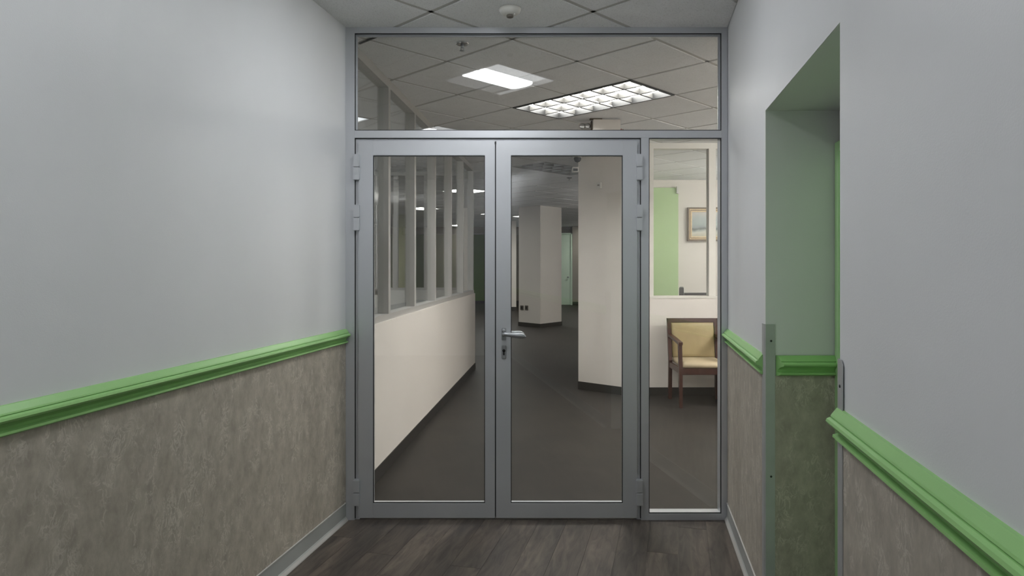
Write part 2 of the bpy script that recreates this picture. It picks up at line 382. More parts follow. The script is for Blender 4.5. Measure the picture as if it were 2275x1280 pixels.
# grid runners: a long T bar on every grid line
def runner(q):
    for fn in (clip_corr, clip_lobby):
        p = fn(q)
        if area(p) > .0005: MB().prism(p, CEIL+.004, CEIL+.012).build('grid_runner', 'runner', cl)
h_ = .0125
for k in range(-13, 40):
    u = G0+k*G
    lo = G0-G+h_ if k == 1 else -10
    runner([uv(u-h_, lo), uv(u+h_, lo), uv(u+h_, 30), uv(u-h_, 30)])
    runner([uv(-10, u-h_), uv(30, u-h_), uv(30, u+h_), uv(-10, u+h_)])

# ------------------------------------------------------------------ ceiling lamps
def basket(u0, v0, mat, label, zc=CEIL-.004):       # corridor lamp: white pan, one long bright curved lens
    x, y = uv(u0, v0); t = thing('ceiling_light', label, 'ceiling light', (x, y, zc), 'corridor lamps')
    s = .298
    def P(a, b, z): X_, Y_ = uv(u0+a, v0+b); return (X_, Y_, z)
    # pan: flat rim, sloping glossy sides going up
    rim = MB()
    for a0, a1, b0, b1 in ((-s, s, s-.012, s), (-s, s, -s, -s+.012), (-s, -s+.012, -s+.012, s-.012), (s-.012, s, -s+.012, s-.012)):
        rim.prism([uv(u0+a, v0+b) for a, b in ((a0, b0), (a1, b0), (a1, b1), (a0, b1))], zc-.006, zc)
    rim.build('rim', 'pan', t)
    pan = MB().loft([[P(a*(s-.012), b*(s-.012), zc-.002) for a, b in ((-1, -1), (1, -1), (1, 1), (-1, 1))],
                     [P(a*.17, b*.24, zc+.0005) for a, b in ((-1, -1), (1, -1), (1, 1), (-1, 1))]], smooth=False)
    pan.build('pan', 'pan', t)
    rings = []
    for k, v in enumerate((-.235, -.228, -.215, -.19, 0, .285)):
        e = (.25, .55, .8, 1, 1, 1)[k]
        rings.append([P(.035+.115*e*(1 if math.cos(th) > 0 else -1)*abs(math.cos(th))**.5, v, zc-.003-.018*math.sin(th)**.7*e) for th in [math.pi*i/12 for i in range(13)]])
    MB().loft(rings, smooth=True).build('lens', mat, t)
    def panel(a0, a1, b0, b1, mt, nm): MB().loft([[P(a, b, zc-.0045) for a, b in ((a0, b0), (a1, b0), (a1, b1), (a0, b1))], [P(a, b, zc-.0025) for a, b in ((a0, b0), (a1, b0), (a1, b1), (a0, b1))]], smooth=False).build(nm, mt, t)
    panel(.152, .284, -.20, .284, 'e_s1', 'side_diffuser'); panel(-.284, -.082, -.20, .284, 'e_s3', 'side_diffuser')
    panel(-.284, .284, -.284, -.238, 'e_s2', 'end_diffuser'); panel(.152, .284, -.238, -.202, 'e_s2', 'end_diffuser')
    return t
basket(1.91, 2.04, 'e_corr1', 'bright square corridor lamp mirrored in the glass above the doors')
c2 = (.064, 1.10)
x2, y2 = -.72, .80
basket((x2+y2)*R2, (y2-x2)*R2, 'e_corr2', 'second corridor lamp, mirrored as a white sliver on the transom edge')

def added_strip_lamp(x, y0, y1, label, glow='e_corr3'):                  # fill lamp added behind the camera, shaped as a surface-mounted opal strip
    t = thing('added_strip_light', label, 'ceiling light', (x, (y0+y1)/2, CEIL), 'added strip lights behind the camera')
    B(x-.075, x+.075, y0, y1, CEIL-.02, CEIL-.001).build('housing', 'pan', t)
    B(x-.065, x+.065, y0+.02, y1-.02, CEIL-.07, CEIL-.02).build('lens', glow, t, .02)
added_strip_lamp(-.19, -1.75, -.55, 'added opal strip light behind the camera, the nearer one to the glazed doors')
added_strip_lamp(-.19, -2.95, -1.95, 'second added opal strip light at the back end of the corridor', 'e_corr2')
def troffer(k0, l0, nk, nl, glow, label, cells=None, trim='trim_black', blade='louver', group=None):
    u0, v0, u1, v1 = G0+k0*G, G0+l0*G, G0+(k0+nk)*G, G0+(l0+nl)*G
    x, y = uv((u0+u1)/2, (v0+v1)/2); t = thing('ceiling_light', label, 'ceiling light', (x, y, CEIL), group)
    e = .004; f_ = MB()
    def bar(a0, a1, b0, b1, z0, z1, mb): mb.prism([uv(a0, b0), uv(a1, b0), uv(a1, b1), uv(a0, b1)], z0, z1)
    tw = .024 if trim == 'trim_black' else .014
    for a0, a1, b0, b1 in ((u0+e, u1-e, v0+e, v0+tw), (u0+e, u1-e, v1-tw, v1-e), (u0+e, u0+tw, v0+tw, v1-tw), (u1-tw, u1-e, v0+tw, v1-tw)):
        bar(a0, a1, b0, b1, CEIL-.004, CEIL+.075, f_)
    f_.build('frame', trim, t)
    p_ = MB(); d = 0 if cells else 0
    bar(u0+tw, u1-tw, v0+tw, v1-tw, CEIL+(.050 if cells else .006), CEIL+(.06 if cells else .016), p_)
    p_.build('lens', glow, t)
    if cells:
        na, nb = cells
        for i in range(1, na):
            a = u0+(u1-u0)*i/na; m_ = MB(); bar(a-.009, a+.009, v0+tw, v1-tw, CEIL+.004, CEIL+.05, m_); m_.build('louver_blade', blade, t)
        for i in range(1, nb):
            b = v0+(v1-v0)*i/nb; m_ = MB(); bar(u0+tw, u1-tw, b-.009, b+.009, CEIL+.005, CEIL+.0495, m_); m_.build('louver_blade', blade, t)
    return t
troffer(2, 0, 1, 2, 'e_near', 'large lit louvred ceiling light with black edge above the lobby', (3, 6))
troffer(6, 5, 2, 1, 'louver_off', 'unlit louvred ceiling light in the dark ceiling left of the camera dome', (6, 3), 'louver_off', 'louver_off')
troffer(-1, 4, 2, 1, 'e_dim', 'faint grey ceiling light behind the glazing left of the transom', None, 'louver_off')
far_l = [((8, 10), 'bright diamond ceiling light highest behind the slim glazing posts'), ((11, 16), 'bright ceiling light seen low through the second and third glazing bays'),
         ((15, 16), 'bright ceiling light low beside the meeting edge of the doors'), ((17, 16), 'sliver of lit ceiling light beside the far column')]
for (k, l), lab in far_l:
    troffer(k, l, 1, 1, 'e_far', lab, None, 'louver_off', group='square lights in the far ceiling')

# ------------------------------------------------------------------ glazed partition frame
S = YP/F
def X_(x): return (x-CX)*S
def Z_(y): return EYE-(y-HZ)*S
ZTOP = CEIL+.002
win = thing('window_1', 'silver aluminium partition frame with clear transom above the double doors and a tall sidelight', 'glazed partition', (X_(1192), YP, 0), kind='structure')
Y0, Y1 = YP+.004, YP+.080
def fr(name, x0, x1, y0, y1, ya=Y0, yb=Y1, mat='alu', bevel=.0015, par=win):
    return B(X_(x0), X_(x1), ya, yb, Z_(y1), Z_(y0)).build(name, mat, par, bevel)
ZT = HZ-(ZTOP-EYE)/S; ZB = HZ+EYE/S
fr('post', 767, 787.5, ZT, ZB); fr('post', 1603.5, 1617, ZT, ZB)
fr('head_rail', 787.5, 1603.5, ZT, 73)
fr('transom_rail', 787.5, 1603.5, 289.5, 306)
fr('post', 1424.5, 1442, 306, ZB)
fr('sill_rail', 1442, 1603.5, 1142, ZB)
fr('door_rebate', 787.5, 797, 306, ZB, YP+.016, Y1, 'alu'); fr('door_rebate', 1415.5, 1424.5, 306, ZB, YP+.016, Y1, 'alu')
fr('door_rebate', 797, 1415.5, 306, 312.5, YP+.016, Y1, 'alu')
fr('gap_seal', 787.5, 788.9, 306, 1153, YP+.006, YP+.017, 'rubber', 0); fr('gap_seal', 1423.1, 1424.5, 306, 1153, YP+.006, YP+.017, 'rubber', 0)
fr('gap_seal', 787.5, 1424.5, 306, 307.8, YP+.006, YP+.017, 'rubber', 0)
fr('bead', 789.5, 791.5, 313, 1152, YP+.013, YP+.022, 'alu', 0); fr('bead', 1419.5, 1421.5, 313, 1152, YP+.013, YP+.022, 'alu', 0)
# rectangular ring of bars, for gaskets and glazing beads
def ring(x0, x1, y0, y1, wd, ya, yb, mat, par, name):
    m = MB(); a, b, c, d = X_(x0), X_(x1), Z_(y1), Z_(y0); q = wd*S
    for bx in ((a, b, ya, yb, d-q, d), (a, b, ya, yb, c, c+q), (a, a+q, ya, yb, c+q, d-q), (b-q, b, ya, yb, c+q, d-q)): m.box(*bx)
    return m.build(name, mat, par)
def glaze(x0, x1, y0, y1, yg, par, bead=6, ya=None):
    ring(x0, x1, y0, y1, 1.6, (ya or Y0)+.004, (ya or Y0)+.010, 'rubber', par, 'gasket')
    if bead: ring(x0, x1, y0, y1, bead*.55, yg-.012, yg-.003, 'alu', par, 'glazing_bead')
    B(X_(x0-1), X_(x1+1), yg-.003, yg+.003, Z_(y1+1), Z_(y0-1)).build('glass_pane', 'glass', par)
glaze(787.5, 1603.5, 73, 289.5, YP+.052, win, 6)
glaze(1442, 1603.5, 306, 1142, YP+.052, win, 0)
# door leaves
def leaf(name, x0, x1, gx0, gx1, label, hx):
    yt, yb_ = 313.5, 1150.5
    d = thing(name, label, 'door', (X_((x0+x1)/2), YP, 0), kind='structure')
    a, b = YP-.003, YP+.043
    fr('stile', x0, gx0, yt, yb_, a, b, par=d); fr('stile', gx1, x1, yt, yb_, a, b, par=d)
    fr('top_rail', gx0, gx1, yt, 345.5, a, b, par=d); fr('bottom_rail', gx0, gx1, 1118, yb_, a, b, par=d)
    glaze(gx0, gx1, 345.5, 1118, YP+.020, d, 0, ya=a)
    for hy in (372, 484, 1093):
        m = MB()
        for z0, z1 in ((hy-28.5, hy-.5), (hy+.5, hy+28.5)):
            m.box(X_(hx-6.8), X_(hx+6.8), YP-.024, YP+.012, Z_(z1), Z_(z0))
        m.build('hinge', 'alu', d, .003)
    return d
d1 = leaf('door_1', 797, 1099.6, 829, 1077.5, 'silver framed glass door leaf without a handle, hinged at its outer edge', 793)
d2 = leaf('door_2', 1102, 1415.5, 1135, 1383.5, 'silver framed glass door leaf with lever handle and keyhole', 1420)
fr('astragal', 1098.5, 1103, 314.5, 1150, YP+.012, YP+.040, 'rubber', 0, d1)
B(X_(1098.6), X_(1102.6), YP-.002, YP+.006, Z_(321), Z_(315)).build('bolt_slot', 'black', d2)
# lever handles and key plate
def lever(y_face, sgn, zc, xs=1.0):
    x0 = X_(1119.5); m = MB()
    m.box(x0-.013, x0+.013, *(sorted((y_face, y_face-sgn*.007))), zc-.036, zc+.034)
    plate = m.build('handle_plate', 'steel', d2, .003)
    MB().lathe((x0, y_face-sgn*.007, zc), [(.0125, 0), (.0125, -sgn*.022), (.011, -sgn*.036), (.010, -sgn*.044)], 16, 'y').build('handle_neck', 'steel', plate)
    MB().lathe((x0-.001, y_face-sgn*.020, zc+.012), [(.010, 0), (.0085, .012), (.006, .018)], 12, 'z').build('handle_cap', 'steel', plate)
    rings = []
    for t, hh, dd, dz in ((-.008, .006, .006, .004), (.004, .011, .0105, .004), (.03, .0115, .010, .0), (.06, .0135, .009, -.003), (.085, .0155, .008, -.004), (.105, .0145, .007, -.006), (.118, .009, .006, -.008), (.124, .002, .003, -.010)):
        yy = y_face-sgn*(.044-.004*math.sin(t*20))
        rings.append([(x0+t*xs, yy+dd*math.cos(a), zc-.001+dz+hh*math.sin(a)) for a in [2*math.pi*i/14 for i in range(14)]])
    MB().loft(rings).build('lever', 'steel', plate)
zh = Z_(742)
lever(YP-.003, 1, zh); lever(YP+.043, -1, zh, .95)
kx = X_(1119.5); kz = Z_(781)
kp = B(kx-.013, kx+.013, YP-.008, YP-.003, kz-.042, kz+.035).build('key_plate', 'steel', d2, .003)
km = MB().lathe((kx, YP-.0078, kz+.006), [(.0085, 0), (.0085, -.002)], 14, 'y'); km.box(kx-.0045, kx+.0045, YP-.0098, YP-.0078, kz-.020, kz+.004)
km.build('keyhole', 'black', kp)

# ------------------------------------------------------------------ lobby shell
B(LX0, XL(YP)-.0, YP+.02, LY0, 0, 3.0).build('wall_front_left', 'lobby', kind='structure')
B(XR(YP)+.0, LX1, YP+.1, LY0+.02, 0, 3.0).build('wall_front_right', 'lobby', kind='structure')
B(LX0-.1, LX0, YP, LY1, 0, 3.0).build('wall_lobby_left', 'lobby', kind='structure')
B(LX1, LX1+.1, YP, LY1, 0, 3.0).build('wall_lobby_right', 'lobby', kind='structure')
wf = B(LX0, LX1, LY1, LY1+.1, 0, 3.0).build('wall_far', 'far_wall', kind='structure')
B(-5.9, -.42, LY1-.03, LY1, .1, 2.797).build('painted_panel', 'green_dark', wf)
B(-5.9, 5.4, LY1-.015, LY1, 0, .1).build('baseboard', 'dark_base', wf)
B(LX0, LX1, LY1-.6, LY1, 2.55, 2.797).build('bulkhead', 'far_wall', wf)
wb = B(px(1128, 20.7), px(1147, 20.7), 20.7, 21.3, 0, 2.797).build('wall_stub', 'lobby', kind='structure')
B(px(1128, 20.7)-.01, px(1147, 20.7)+.01, 20.685, 21.31, 0, .12).build('baseboard', 'dark_base', wb)
# pale door at the far end
dd = thing('door_4', 'pale green door standing lit at the far end behind the column', 'door', (1.8, 23.6, 0), kind='structure')
B(1.25, px(1268, 23.6), 23.6, 23.65, .01, 2.52).build('door_leaf', 'door_pale', dd)
B(px(1268, 23.6), px(1271.5, 23.6), 23.56, 23.68, 0, 2.56).build('door_frame', 'door_pale', dd)
B(1.2, px(1271.5, 23.6), 23.56, 23.68, 2.52, 2.56).build('door_frame', 'door_pale', dd)
MB().lathe((px(1262, 23.6), 23.58, 1.0), [(.03, 0), (.03, -.03), (.02, -.05)], 10, 'y').build('knob', 'steel', dd)
B(px(1271.5, 23.6), 4.5, 23.55, 23.75, 0, 2.797).build('wall_far_right', 'far_wall', kind='structure')
B(px(1271.5, 23.6), 4.5, 23.53, 23.55, 0, .12).build('baseboard_far', 'dark_base', kind='structure')

# left half wall with slim glazing posts
def XW(y): return -.9115+.083*(y-4.372)
YE = 9.20
hw = MB().prism([(XW(LY0), LY0), (XW(YE), YE), (XW(YE)-.14, YE), (XW(LY0)-.14, LY0)], .0, 1.052).build('wall_half_left', 'lobby', kind='structure')
MB().prism([(XW(LY0)+.006, LY0), (XW(YE)+.006, YE+.006), (XW(YE)-.145, YE+.006), (XW(LY0)-.145, LY0)], .0, .09).build('baseboard', 'dark_base', hw)
gz = thing('window_2', 'slim-posted interior glazing on the left half wall of the lobby', 'interior glazing', (XW(6.5), 6.5, 1.05), kind='structure')
def strip(y0, y1, o0, o1, z0, z1, name, mat, par, bev=0):
    return MB().prism([(XW(y0)+o0, y0), (XW(y1)+o0, y1), (XW(y1)+o1, y1), (XW(y0)+o1, y0)], z0, z1).build(name, mat, par, bev)
strip(LY0, YE, -.015, -.10, 1.052, 1.095, 'bottom_rail', 'alu_lobby', gz)
strip(LY0, YE, -.02, -.10, 2.735, CEIL, 'top_rail', 'alu_lobby', gz)
posts = [3.95, 4.84, 5.66, 6.53, 7.44, 8.29]
for y in posts: strip(y-.028, y+.028, -.02, -.10, 1.095, 2.735, 'post', 'alu_lobby', gz)
strip(YE-.06, YE, -.02, -.14, 1.095, 2.735, 'post', 'alu_lobby', gz)
ys = posts+[YE-.03]
for a, b in zip(ys[:-1], ys[1:]): strip(a+.028, b-.028, -.057, -.063, 1.09, 2.74, 'glass_pane', 'glass', gz)
for a, b in zip(ys[:-1], ys[1:]): strip(a+.028, a+.036, -.05, -.07, 1.095, 2.735, 'gasket', 'rubber', gz)
# return of the half wall at the back of the enclosure, with its own posts
YR = 9.62
hr = B(-5.0, -.62, YR, YR+.14, 0, 1.075).build('wall_half_back', 'white', kind='structure')
gb = thing('window_3', 'second line of interior glazing above the low white wall at the back', 'interior glazing', (-2.5, YR, 1.08), kind='structure')
B(-5.0, -.62, YR+.03, YR+.11, 1.075, 1.11).build('bottom_rail', 'alu_lobby', gb)
B(-5.0, -.62, YR+.03, YR+.11, 2.74, CEIL).build('top_rail', 'alu_lobby', gb)
for x in (-.68, px(1018, YR), px(946, YR), px(878, YR), px(838, YR), -2.7, -3.5): B(x-.032, x+.032, YR+.03, YR+.11, 1.11, 2.74).build('post', 'alu_lobby', gb)
xs = [-3.5, -2.7, px(838, YR), px(878, YR), px(946, YR), px(1018, YR), -.68]
for a, b in zip(xs[:-1], xs[1:]): B(a+.032, b-.032, YR+.067, YR+.073, 1.105, 2.745).build('glass_pane', 'glass', gb)
# yellow green wall piece deep in the left room
yg = B(px(880, 18), px(908, 18), 18, 18.2, 0, 2.797).build('wall_left_room', 'olive', kind='structure')
B(px(872, 17.9), px(880, 17.9), 17.9, 18.2, 0, 2.797).build('wall_end', 'lobby', yg)

# far column, set diagonally, with twin sockets
cp = [(px(1152, 15.7), 15.7), (px(1201, 15.15), 15.15), (px(1248, 15.8), 15.8)]
cx4 = (cp[0][0]+cp[2][0]-cp[1][0], 16.35)
colm = thing('column', 'square off-white column turned corner-on, behind the right door leaf', 'column', (cp[1][0], 15.7, 0), kind='structure')
MB().prism(cp+[cx4], 0, CEIL).build('shaft', 'lobby', colm, .01)
MB().prism([(x+(x-.67)*.02, y+(y-15.75)*.02) for x, y in cp+[cx4]], 0, .09).build('baseboard', 'dark_base', colm)
e1 = Vector((cp[1][0]-cp[0][0], cp[1][1]-cp[0][1], 0)).normalized(); en = Vector((e1.y, -e1.x, 0))
for k, (x, lab) in enumerate(((1160, 'brown wall socket on the far column, the one nearer its edge'), (1170.5, 'brown wall socket on the far column, the one nearer its corner'))):
    Yc = 15.7-(x-1152)/49*.55; c = Vector((px(x, Yc), Yc, pz(684, Yc)))+en*.008
    s_ = thing('wall_socket', lab, 'socket', tuple(c), 'twin sockets on the column')
    MB().obox(c, e1*.052, en*.008, Vector((0, 0, .055))).build('plate', 'grey_plate', s_, .003)
    MB().obox(c+en*.009, e1*.03, en*.002, Vector((0, 0, .03))).build('insert', 'black', s_)
xs_, zs_ = px(838.5, YR), pz(649, YR)
s_ = thing('wall_socket', 'small grey socket on the low white wall behind the left glazing', 'socket', (xs_, YR, zs_))
B(xs_-.04, xs_+.04, YR-.012, YR, zs_-.04, zs_+.04).build('plate', 'grey_plate', s_, .003)
B(xs_-.022, xs_+.022, YR-.014, YR-.012, zs_-.022, zs_+.022).build('insert', 'black', s_)

# big pier and right half wall with glazing
PP = [(.773, 7.735), (1.245, 7.35), (1.507, 7.35), (1.507, 8.45), (1.1, 8.45), (.85, 8.2)]
pier = thing('column', 'wide white angled pier filling the right door leaf, joined to the half wall', 'column', (1.1, 7.9, 0), kind='structure')
MB().prism(PP, 0, CEIL).build('shaft', 'lobby', pier)
MB().prism([(x+(-.006 if x < .8 else 0), y-.008 if y < 8 else y) for x, y in PP], 0, .09).build('baseboard', 'dark_base', pier)
hw2 = B(1.507, 5.5, 7.35, 7.50, 0, 1.075).build('wall_half_right', 'lobby', kind='structure')
B(1.507, 5.5, 7.342, 7.35, 0, .09).build('baseboard', 'dark_base', hw2)
g2 = thing('window_4', 'white-posted interior glazing above the half wall behind the tan chairs', 'interior glazing', (2.2, 7.42, 1.08), kind='structure')
B(1.507, 5.5, 7.345, 7.50, 1.075, 1.10).build('bottom_rail', 'white_post', g2)
B(1.507, 5.5, 7.36, 7.46, 2.735, CEIL).build('top_rail', 'white_post', g2)
pcs = [(1.510, 1.570), (px(1575, 7.36), px(1590.5, 7.36)), (3.0, 3.07), (3.8, 3.87), (4.6, 4.67)]
for a, b in pcs:
    B(a, b, 7.36, 7.44, 1.10, 2.735).build('post', 'white_post', g2)
    if a > 2: B(a-.012, a, 7.385, 7.42, 1.10, 2.735).build('bead', 'alu_lobby', g2)
for (a, b), (c, d) in zip(pcs[:-1], pcs[1:]): B(b, c, 7.40, 7.406, 1.095, 2.74).build('glass_pane', 'glass', g2)
wrr = B(1.60, 5.5, 10.6, 10.75, 0, 2.797).build('wall_right_room', 'lobby', kind='structure')
B(1.9, px(1507, 10.56), 10.56, 10.6, .1, pz(417, 10.56)).build('painted_panel', 'green_panel', wrr)
B(px(1504, 10.5), px(1508, 10.5), 10.5, 10.56, pz(430, 10.5), pz(414, 10.5)).build('wall_clip', 'white', wrr)
B(1.60, 1.75, 8.3, 10.6, 0, 2.797).build('wall_right_room_side', 'lobby', kind='structure')
# fill lamps added outside the sight lines to brighten lobby, rooms and far door
def added_flatlamp(x, y, mat, label):
    t = thing('ceiling_light', label, 'ceiling light', (x, y, CEIL)); a = .3*R2*1.414
    MB().prism([(x-a, y), (x, y-a), (x+a, y), (x, y+a)], CEIL-.012, CEIL-.002).build('lens', mat, t)
    return t
def added_pendant(x, y, ang, mat, label):                # added fill, shaped as a suspended linear luminaire, glows up and down
    t = thing('added_pendant_light', label, 'pendant light', (x, y, CEIL), 'added suspended linear lights of the lobby'); c, s_ = math.cos(ang), math.sin(ang)
    MB().obox((x, y, 2.42), (.6*c, .6*s_, 0), (-.05*s_, .05*c, 0), (0, 0, .035)).build('diffuser', mat, t, .01)
    for k in (-.5, .5): MB().lathe((x+k*c, y+k*s_, 2.45), [(.003, 0), (.003, CEIL-2.45)], 6).build('wire', 'steel', t)
added_pendant(4.0, 5.5, 0, 'e_side', 'added suspended linear light over the far end of the waiting chairs')
added_pendant(3.9, 8.9, math.pi/2, 'e_room', 'added suspended linear light in the side room beyond the half wall')
added_pendant(-3.3, 7.3, 0, 'e_left', 'added suspended linear light in the glazed room on the other side')
added_pendant(2.9, 12.6, 0, 'e_pend', 'added suspended linear light in the hall behind the side room')
added_flatlamp(2.9, 22.6, 'e_far', 'added ceiling light in front of the pale far door, out of view')

# painting
pl, pr, pt, pb = px(1527, 10.57), px(1527, 10.57)+.86, pz(461, 10.57), pz(535.5, 10.57)
pic = thing('framed_painting', 'framed grey seascape painting in a stepped bronze and gilt moulding', 'painting', ((pl+pr)/2, 10.57, (pt+pb)/2))
def pframe(i, o, y0, y1, mat, name):
    m = MB()
    m.box(pl+o, pr-o, y0, y1, pt-i, pt-o).box(pl+o, pr-o, y0, y1, pb+o, pb+i).box(pl+o, pl+i, y0, y1, pb+i, pt-i).box(pr-i, pr-o, y0, y1, pb+i, pt-i)
    return m.build(name, mat, pic, .002)
pframe(.026, 0, 10.535, 10.598, 'frame_dark', 'outer_moulding'); pframe(.042, .026, 10.55, 10.598, 'gold', 'gilt_moulding')
pframe(.054, .042, 10.556, 10.598, 'frame_dark', 'inner_moulding'); pframe(.072, .054, 10.562, 10.598, 'gold', 'slip_moulding')
def sea():
    q = N('seascape_paint'); v, _ = q.coords()
    sp = q.n('ShaderNodeSeparateXYZ'); q.l(v, sp.inputs[0])
    n1 = q.n('ShaderNodeTexNoise', i_Scale=9.0, i_Detail=5.0, i_Distortion=.6); q.l(v, n1.inputs['Vector'])
    mr = q.n('ShaderNodeMapRange'); mr.inputs[1].default_value = pb+.07; mr.inputs[2].default_value = pt-.07; q.l(sp.outputs[2], mr.inputs[0])
    a = q.n('ShaderNodeMath', operation='MULTIPLY_ADD'); a.inputs[1].default_value = .28; q.l(n1.outputs[0], a.inputs[0])
    b = q.n('ShaderNodeMath', operation='SUBTRACT'); b.inputs[1].default_value = .14; q.l(mr.outputs[0], b.inputs[0]); q.l(b.outputs[0], a.inputs[2])
    c = q.ramp(a.outputs[0], [(0, s2l((176, 172, 150))), (.14, s2l((190, 190, 180))), (.24, s2l((140, 148, 142))), (.3, s2l((78, 86, 82))), (.37, s2l((130, 142, 140))), (.5, s2l((150, 162, 160))), (.75, s2l((162, 170, 170))), (1, s2l((190, 186, 180)))])
    q.l(c, q.b.inputs['Base Color']); q.b.inputs['Roughness'].default_value = .4; return q.m
M['sea'] = sea()
B(pl+.07, pr-.07, 10.575, 10.598, pb+.07, pt-.07).build('canvas', 'sea', pic)

# chairs
def waiting_chair(x, y, label):
    t = thing('waiting_chair', label, 'chair', (x, y, 0), 'tan waiting chairs')
    w2 = .27; q = .018
    for s in (-1, 1):
        # rear leg and back post in one, leaning back; front leg rising to the arm
        m = MB(); xx = x+s*(w2-q)
        pr_ = [(y+.46, 0), (y+.445, .42), (y+.52, .86)]
        rings = [[(xx-q, yy-.02, z), (xx+q, yy-.02, z), (xx+q, yy+.02, z), (xx-q, yy+.02, z)] for yy, z in pr_]
        m.loft(rings, smooth=False).build('rear_leg', 'mahogany', t)
        rings = [[(xx-q*a, yy-.02, z), (xx+q*a, yy-.02, z), (xx+q*a, yy+.02, z), (xx-q*a, yy+.02, z)] for yy, z, a in ((y, 0, .8), (y+.01, .4, 1), (y+.035, .645, 1))]
        MB().loft(rings, smooth=False).build('front_leg', 'mahogany', t)
        rings = [[(xx-q*1.2, yy, z-.014), (xx+q*1.2, yy, z-.014), (xx+q*1.2, yy, z+.014), (xx-q*1.2, yy, z+.014)] for yy, z in ((y-.0, .648), (y+.2, .668), (y+.49, .69))]
        MB().loft(rings, smooth=False).build('armrest', 'mahogany', t)
        B(xx-.012, xx+.012, y+.02, y+.44, .345, .40).build('side_rail', 'mahogany', t)
    B(x-w2+.03, x+w2-.03, y-.012, y+.014, .335, .40).build('front_rail', 'mahogany', t, .003)
    MB().loft([[(x-w2, yy-.018, z), (x+w2, yy-.018, z), (x+w2, yy+.018, z), (x-w2, yy+.018, z)] for yy, z in ((y+.511, .822), (y+.521, .865))], smooth=False).build('top_rail', 'mahogany', t)
    m = MB(); rings = []
    for fx, fz in ((.94, .400), (1, .410), (1, .438), (.95, .452), (.80, .458)):
        a, b = (w2-.042)*fx, .225*fx; cy = y+.215
        rings.append([(x-a, cy-b, fz), (x, cy-b-.006*fx, fz), (x+a, cy-b, fz), (x+a, cy+b, fz), (x-a, cy+b, fz)])
    m.loft(rings).build('seat', 'seat_tan', t)
    rings = []
    for fx, dy in ((.95, .012), (1, .004), (1, -.018), (.94, -.032), (.8, -.038)):
        a = (w2-.040)*fx; zc_, b = .635, .185*fx
        def yy(z): return y+.455+(z-.45)*.165+dy
        rings.append([(x-a, yy(zc_-b), zc_-b), (x+a, yy(zc_-b), zc_-b), (x+a, yy(zc_+.07), zc_+.07), (x+a*.99, yy(zc_+b), zc_+b), (x-a*.99, yy(zc_+b), zc_+b), (x-a, yy(zc_+.07), zc_+.07)])
    MB().loft(rings).build('backrest', 'tan', t)
    return t
XC = 1.957
waiting_chair(XC, 6.71, 'tan vinyl waiting chair with dark red wood frame, whole in the sidelight')
waiting_chair(XC+.548, 6.71, 'second tan waiting chair, only its dark back post showing by the frame')
# dark office chairs behind the half wall, only their tops show
def office_chair(x, y, h, label, turn):
    t = thing('office_chair', label, 'chair', (x, y, 0), 'dark chairs behind the half wall')
    c, s = math.cos(turn), math.sin(turn); ax, ay = Vector((c, s, 0)), Vector((-s, c, 0)); o = Vector((x, y, 0))
    MB().loft([[o+ax*(a*.22*f)+ay*(.2+d)+Vector((0, 0, z)) for a, d in ((-1, 0), (1, 0), (1, .055), (-1, .055))] for z, f in ((.5, .85), (.7, 1), (h-.12, 1), (h, .82))], smooth=False).build('backrest', 'black', t, .008)
    MB().obox(o+Vector((0, 0, .47)), ax*.23, ay*.22, Vector((0, 0, .035))).build('seat', 'black', t, .01)
    MB().lathe((x, y, 0), [(.03, .08), (.03, .43)], 10).build('pedestal', 'black', t)
    for k in range(5):
        a = k*2*math.pi/5; dr = Vector((math.cos(a), math.sin(a), 0)); MB().obox(o+dr*.15+Vector((0, 0, .07)), dr*.15, Vector((-dr.y, dr.x, 0))*.018, Vector((0, 0, .016))).build('base_arm', 'black', t)
        MB().lathe((x+dr.x*.28, y+dr.y*.28, .027), [(.02, -.027), (.026, 0), (.02, .027)], 8).build('caster', 'black', t)
    return t
office_chair(px(1515, 8.3)+.23, 8.3, 1.165, 'black high-backed chair seen edge-on over the half wall by the green panel', math.radians(75))
office_chair(px(1557, 9.6)+.02, 9.6, 1.03, 'black chair whose top just shows over the half wall under the painting', .15)

# ------------------------------------------------------------------ small ceiling and wall fittings
def detector(x, y, Y, r, label):
    c = (px(x, Y), Y, CEIL); t = thing('smoke_detector', label, 'detector', c)
    MB().lathe(c, [(r, 0), (r, -.008), (r*.97, -.014), (r*.86, -.024), (r*.62, -.032), (r*.3, -.035), (.001, -.035)], 28).build('housing', 'white', t)
    MB().lathe((c[0], c[1], CEIL-.033), [(.018, 0), (.018, -.012), (.014, -.014), (.001, -.014)], 16).build('sensor_cap', 'grey_plate', t)
    MB().lathe((c[0]+.024, c[1]-.016, CEIL-.032), [(.005, 0), (.004, -.006)], 8).build('lamp', 'white', t)
detector(1133, 28, 3.49, .0575, 'round white smoke detector on the corridor ceiling just before the partition')
def sprinkler(x, Y, label, k=1.0):
    c = (px(x, Y), Y, CEIL); t = thing('sprinkler', label, 'sprinkler', c)
    m = MB().lathe(c, [(.040*k, 0), (.041*k, -.004), (.034*k, -.010), (.022*k, -.009), (.020*k, -.002)], 22); m.build('escutcheon', 'chrome', t)
    MB().lathe((c[0], c[1], CEIL-.004), [(.010*k, 0), (.010*k, -.020), (.006*k, -.028)], 12).build('body', 'steel', t)
    for s in (-1, 1): MB().obox((c[0]+s*.008*k, c[1], CEIL-.034), (.0018, 0, 0), (0, .003, 0), (0, 0, .012)).build('frame_arm', 'steel', t)
    MB().lathe((c[0], c[1], CEIL-.046), [(.016*k, 0), (.016*k, -.002), (.004, -.004)], 16).build('deflector', 'steel', t)
sprinkler(1027, 1982/(587-95.5), 'chrome ceiling sprinkler head above the left door leaf', 1.0)
sprinkler(1265, 10.3, 'small sprinkler head on the dark lobby ceiling beyond the unlit light', 1.1)
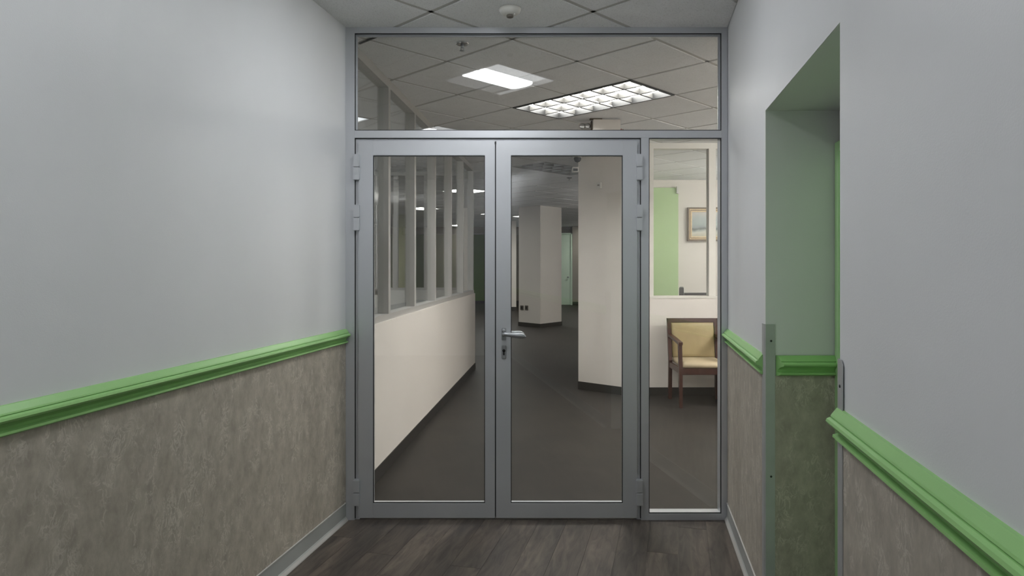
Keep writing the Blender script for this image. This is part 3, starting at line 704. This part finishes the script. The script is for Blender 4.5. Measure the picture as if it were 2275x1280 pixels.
# dark gap where a cut tile does not reach its runner
ga, gb_ = uv(G0-G+.012, 3.30), uv(G0-G+.012, 3.52)
MB().prism([uv(G0-G+.002, 3.30), uv(G0-G+.020, 3.30), uv(G0-G+.014, 3.52), uv(G0-G+.002, 3.52)], CEIL-.0015, CEIL+.001).build('tile_gap', 'black', cl)

# exit sign on its ceiling mount, with the lamp heads beside it
Ye = 6.10
es = thing('exit_sign', 'plain back of a pale ceiling-hung sign box above the right door leaf', 'sign', (px(1348, Ye), Ye, CEIL))
B(px(1318, Ye), px(1379, Ye), Ye, Ye+.06, pz(322, Ye), CEIL-.012).build('housing', 'cream', es, .004)
B(px(1311, Ye), px(1338, Ye), Ye+.01, Ye+.05, CEIL-.012, CEIL).build('mount', 'frame_dark', es)
B(px(1380, Ye), px(1382, Ye), Ye+.02, Ye+.03, pz(291, Ye), pz(285, Ye)).build('status_lamp', 'red', es)
B(px(1384, Ye), px(1385.5, Ye), Ye+.02, Ye+.03, pz(291, Ye), pz(286, Ye)).build('status_lamp', 'red', es)
el = thing('emergency_light', 'small cream emergency light with two lamp heads left of the hung sign', 'emergency light', (px(1297, 6.2), 6.2, pz(285, 6.2)))
a_, b_ = px(1285, 6.25), px(1311, 6.25)
B(a_, b_, 6.22, 6.28, pz(308, 6.25), pz(274, 6.25)).build('housing', 'cream', el, .005)
for k in (0, 1): MB().lathe((a_+.03+k*.052, 6.22, pz(283, 6.25)), [(.012, 0), (.024, -.02), (.026, -.035), (.02, -.036)], 14, 'y').build('lamp_head', 'chrome', el)
B(b_-.002, px(1318, Ye), 6.15, 6.20, pz(300, 6.2), pz(271, 6.2)).build('bracket', 'frame_dark', el)
# dome camera, small sensor and wall sensor on the pier
Yd = 7.62
dc = thing('dome_camera', 'black dome camera at the top left corner of the white pier', 'camera', (px(1283, Yd), Yd, pz(353, Yd)))
zt = pz(353, Yd)
MB().lathe((px(1283, Yd), Yd, zt), [(.001, -.042), (.026, -.034), (.040, -.014), (.043, .006), (.040, .018)], 18).build('dome', 'black', dc)
MB().lathe((px(1283, Yd), Yd, zt+.018), [(.050, -.004), (.052, .02), (.046, .05)], 18).build('base', 'white', dc)
B(px(1283, Yd), px(1298, Yd), Yd-.02, Yd+.12, zt+.03, zt+.062).build('wall_arm', 'white', dc)
mo = thing('motion_sensor', 'small white box with dark window sticking out from the pier edge', 'sensor', (px(1278, 7.74), 7.74, pz(377, 7.74)))
B(px(1271.5, 7.74), px(1285.5, 7.74), 7.72, 7.80, pz(382.5, 7.74), pz(371.5, 7.74)).build('housing', 'white', mo, .004)
B(px(1273.5, 7.72), px(1283.5, 7.72), 7.714, 7.722, pz(380, 7.72), pz(374.5, 7.72)).build('window', 'black', mo)
n45 = Vector((-.385, -.472, 0)).normalized(); t45 = Vector((.472, -.385, 0)).normalized()
cc = Vector((px(1333, 7.55), 7.555, pz(412, 7.55)))
ts = thing('wall_sensor', 'small white wall sensor high on the angled face of the pier', 'sensor', tuple(cc))
MB().obox(cc+n45*.016, t45*.028, n45*.016, Vector((0, 0, .034))).build('housing', 'white', ts, .004)
MB().obox(cc+n45*.034, t45*.012, n45*.002, Vector((0, 0, .006))).build('window', 'grey_plate', ts)
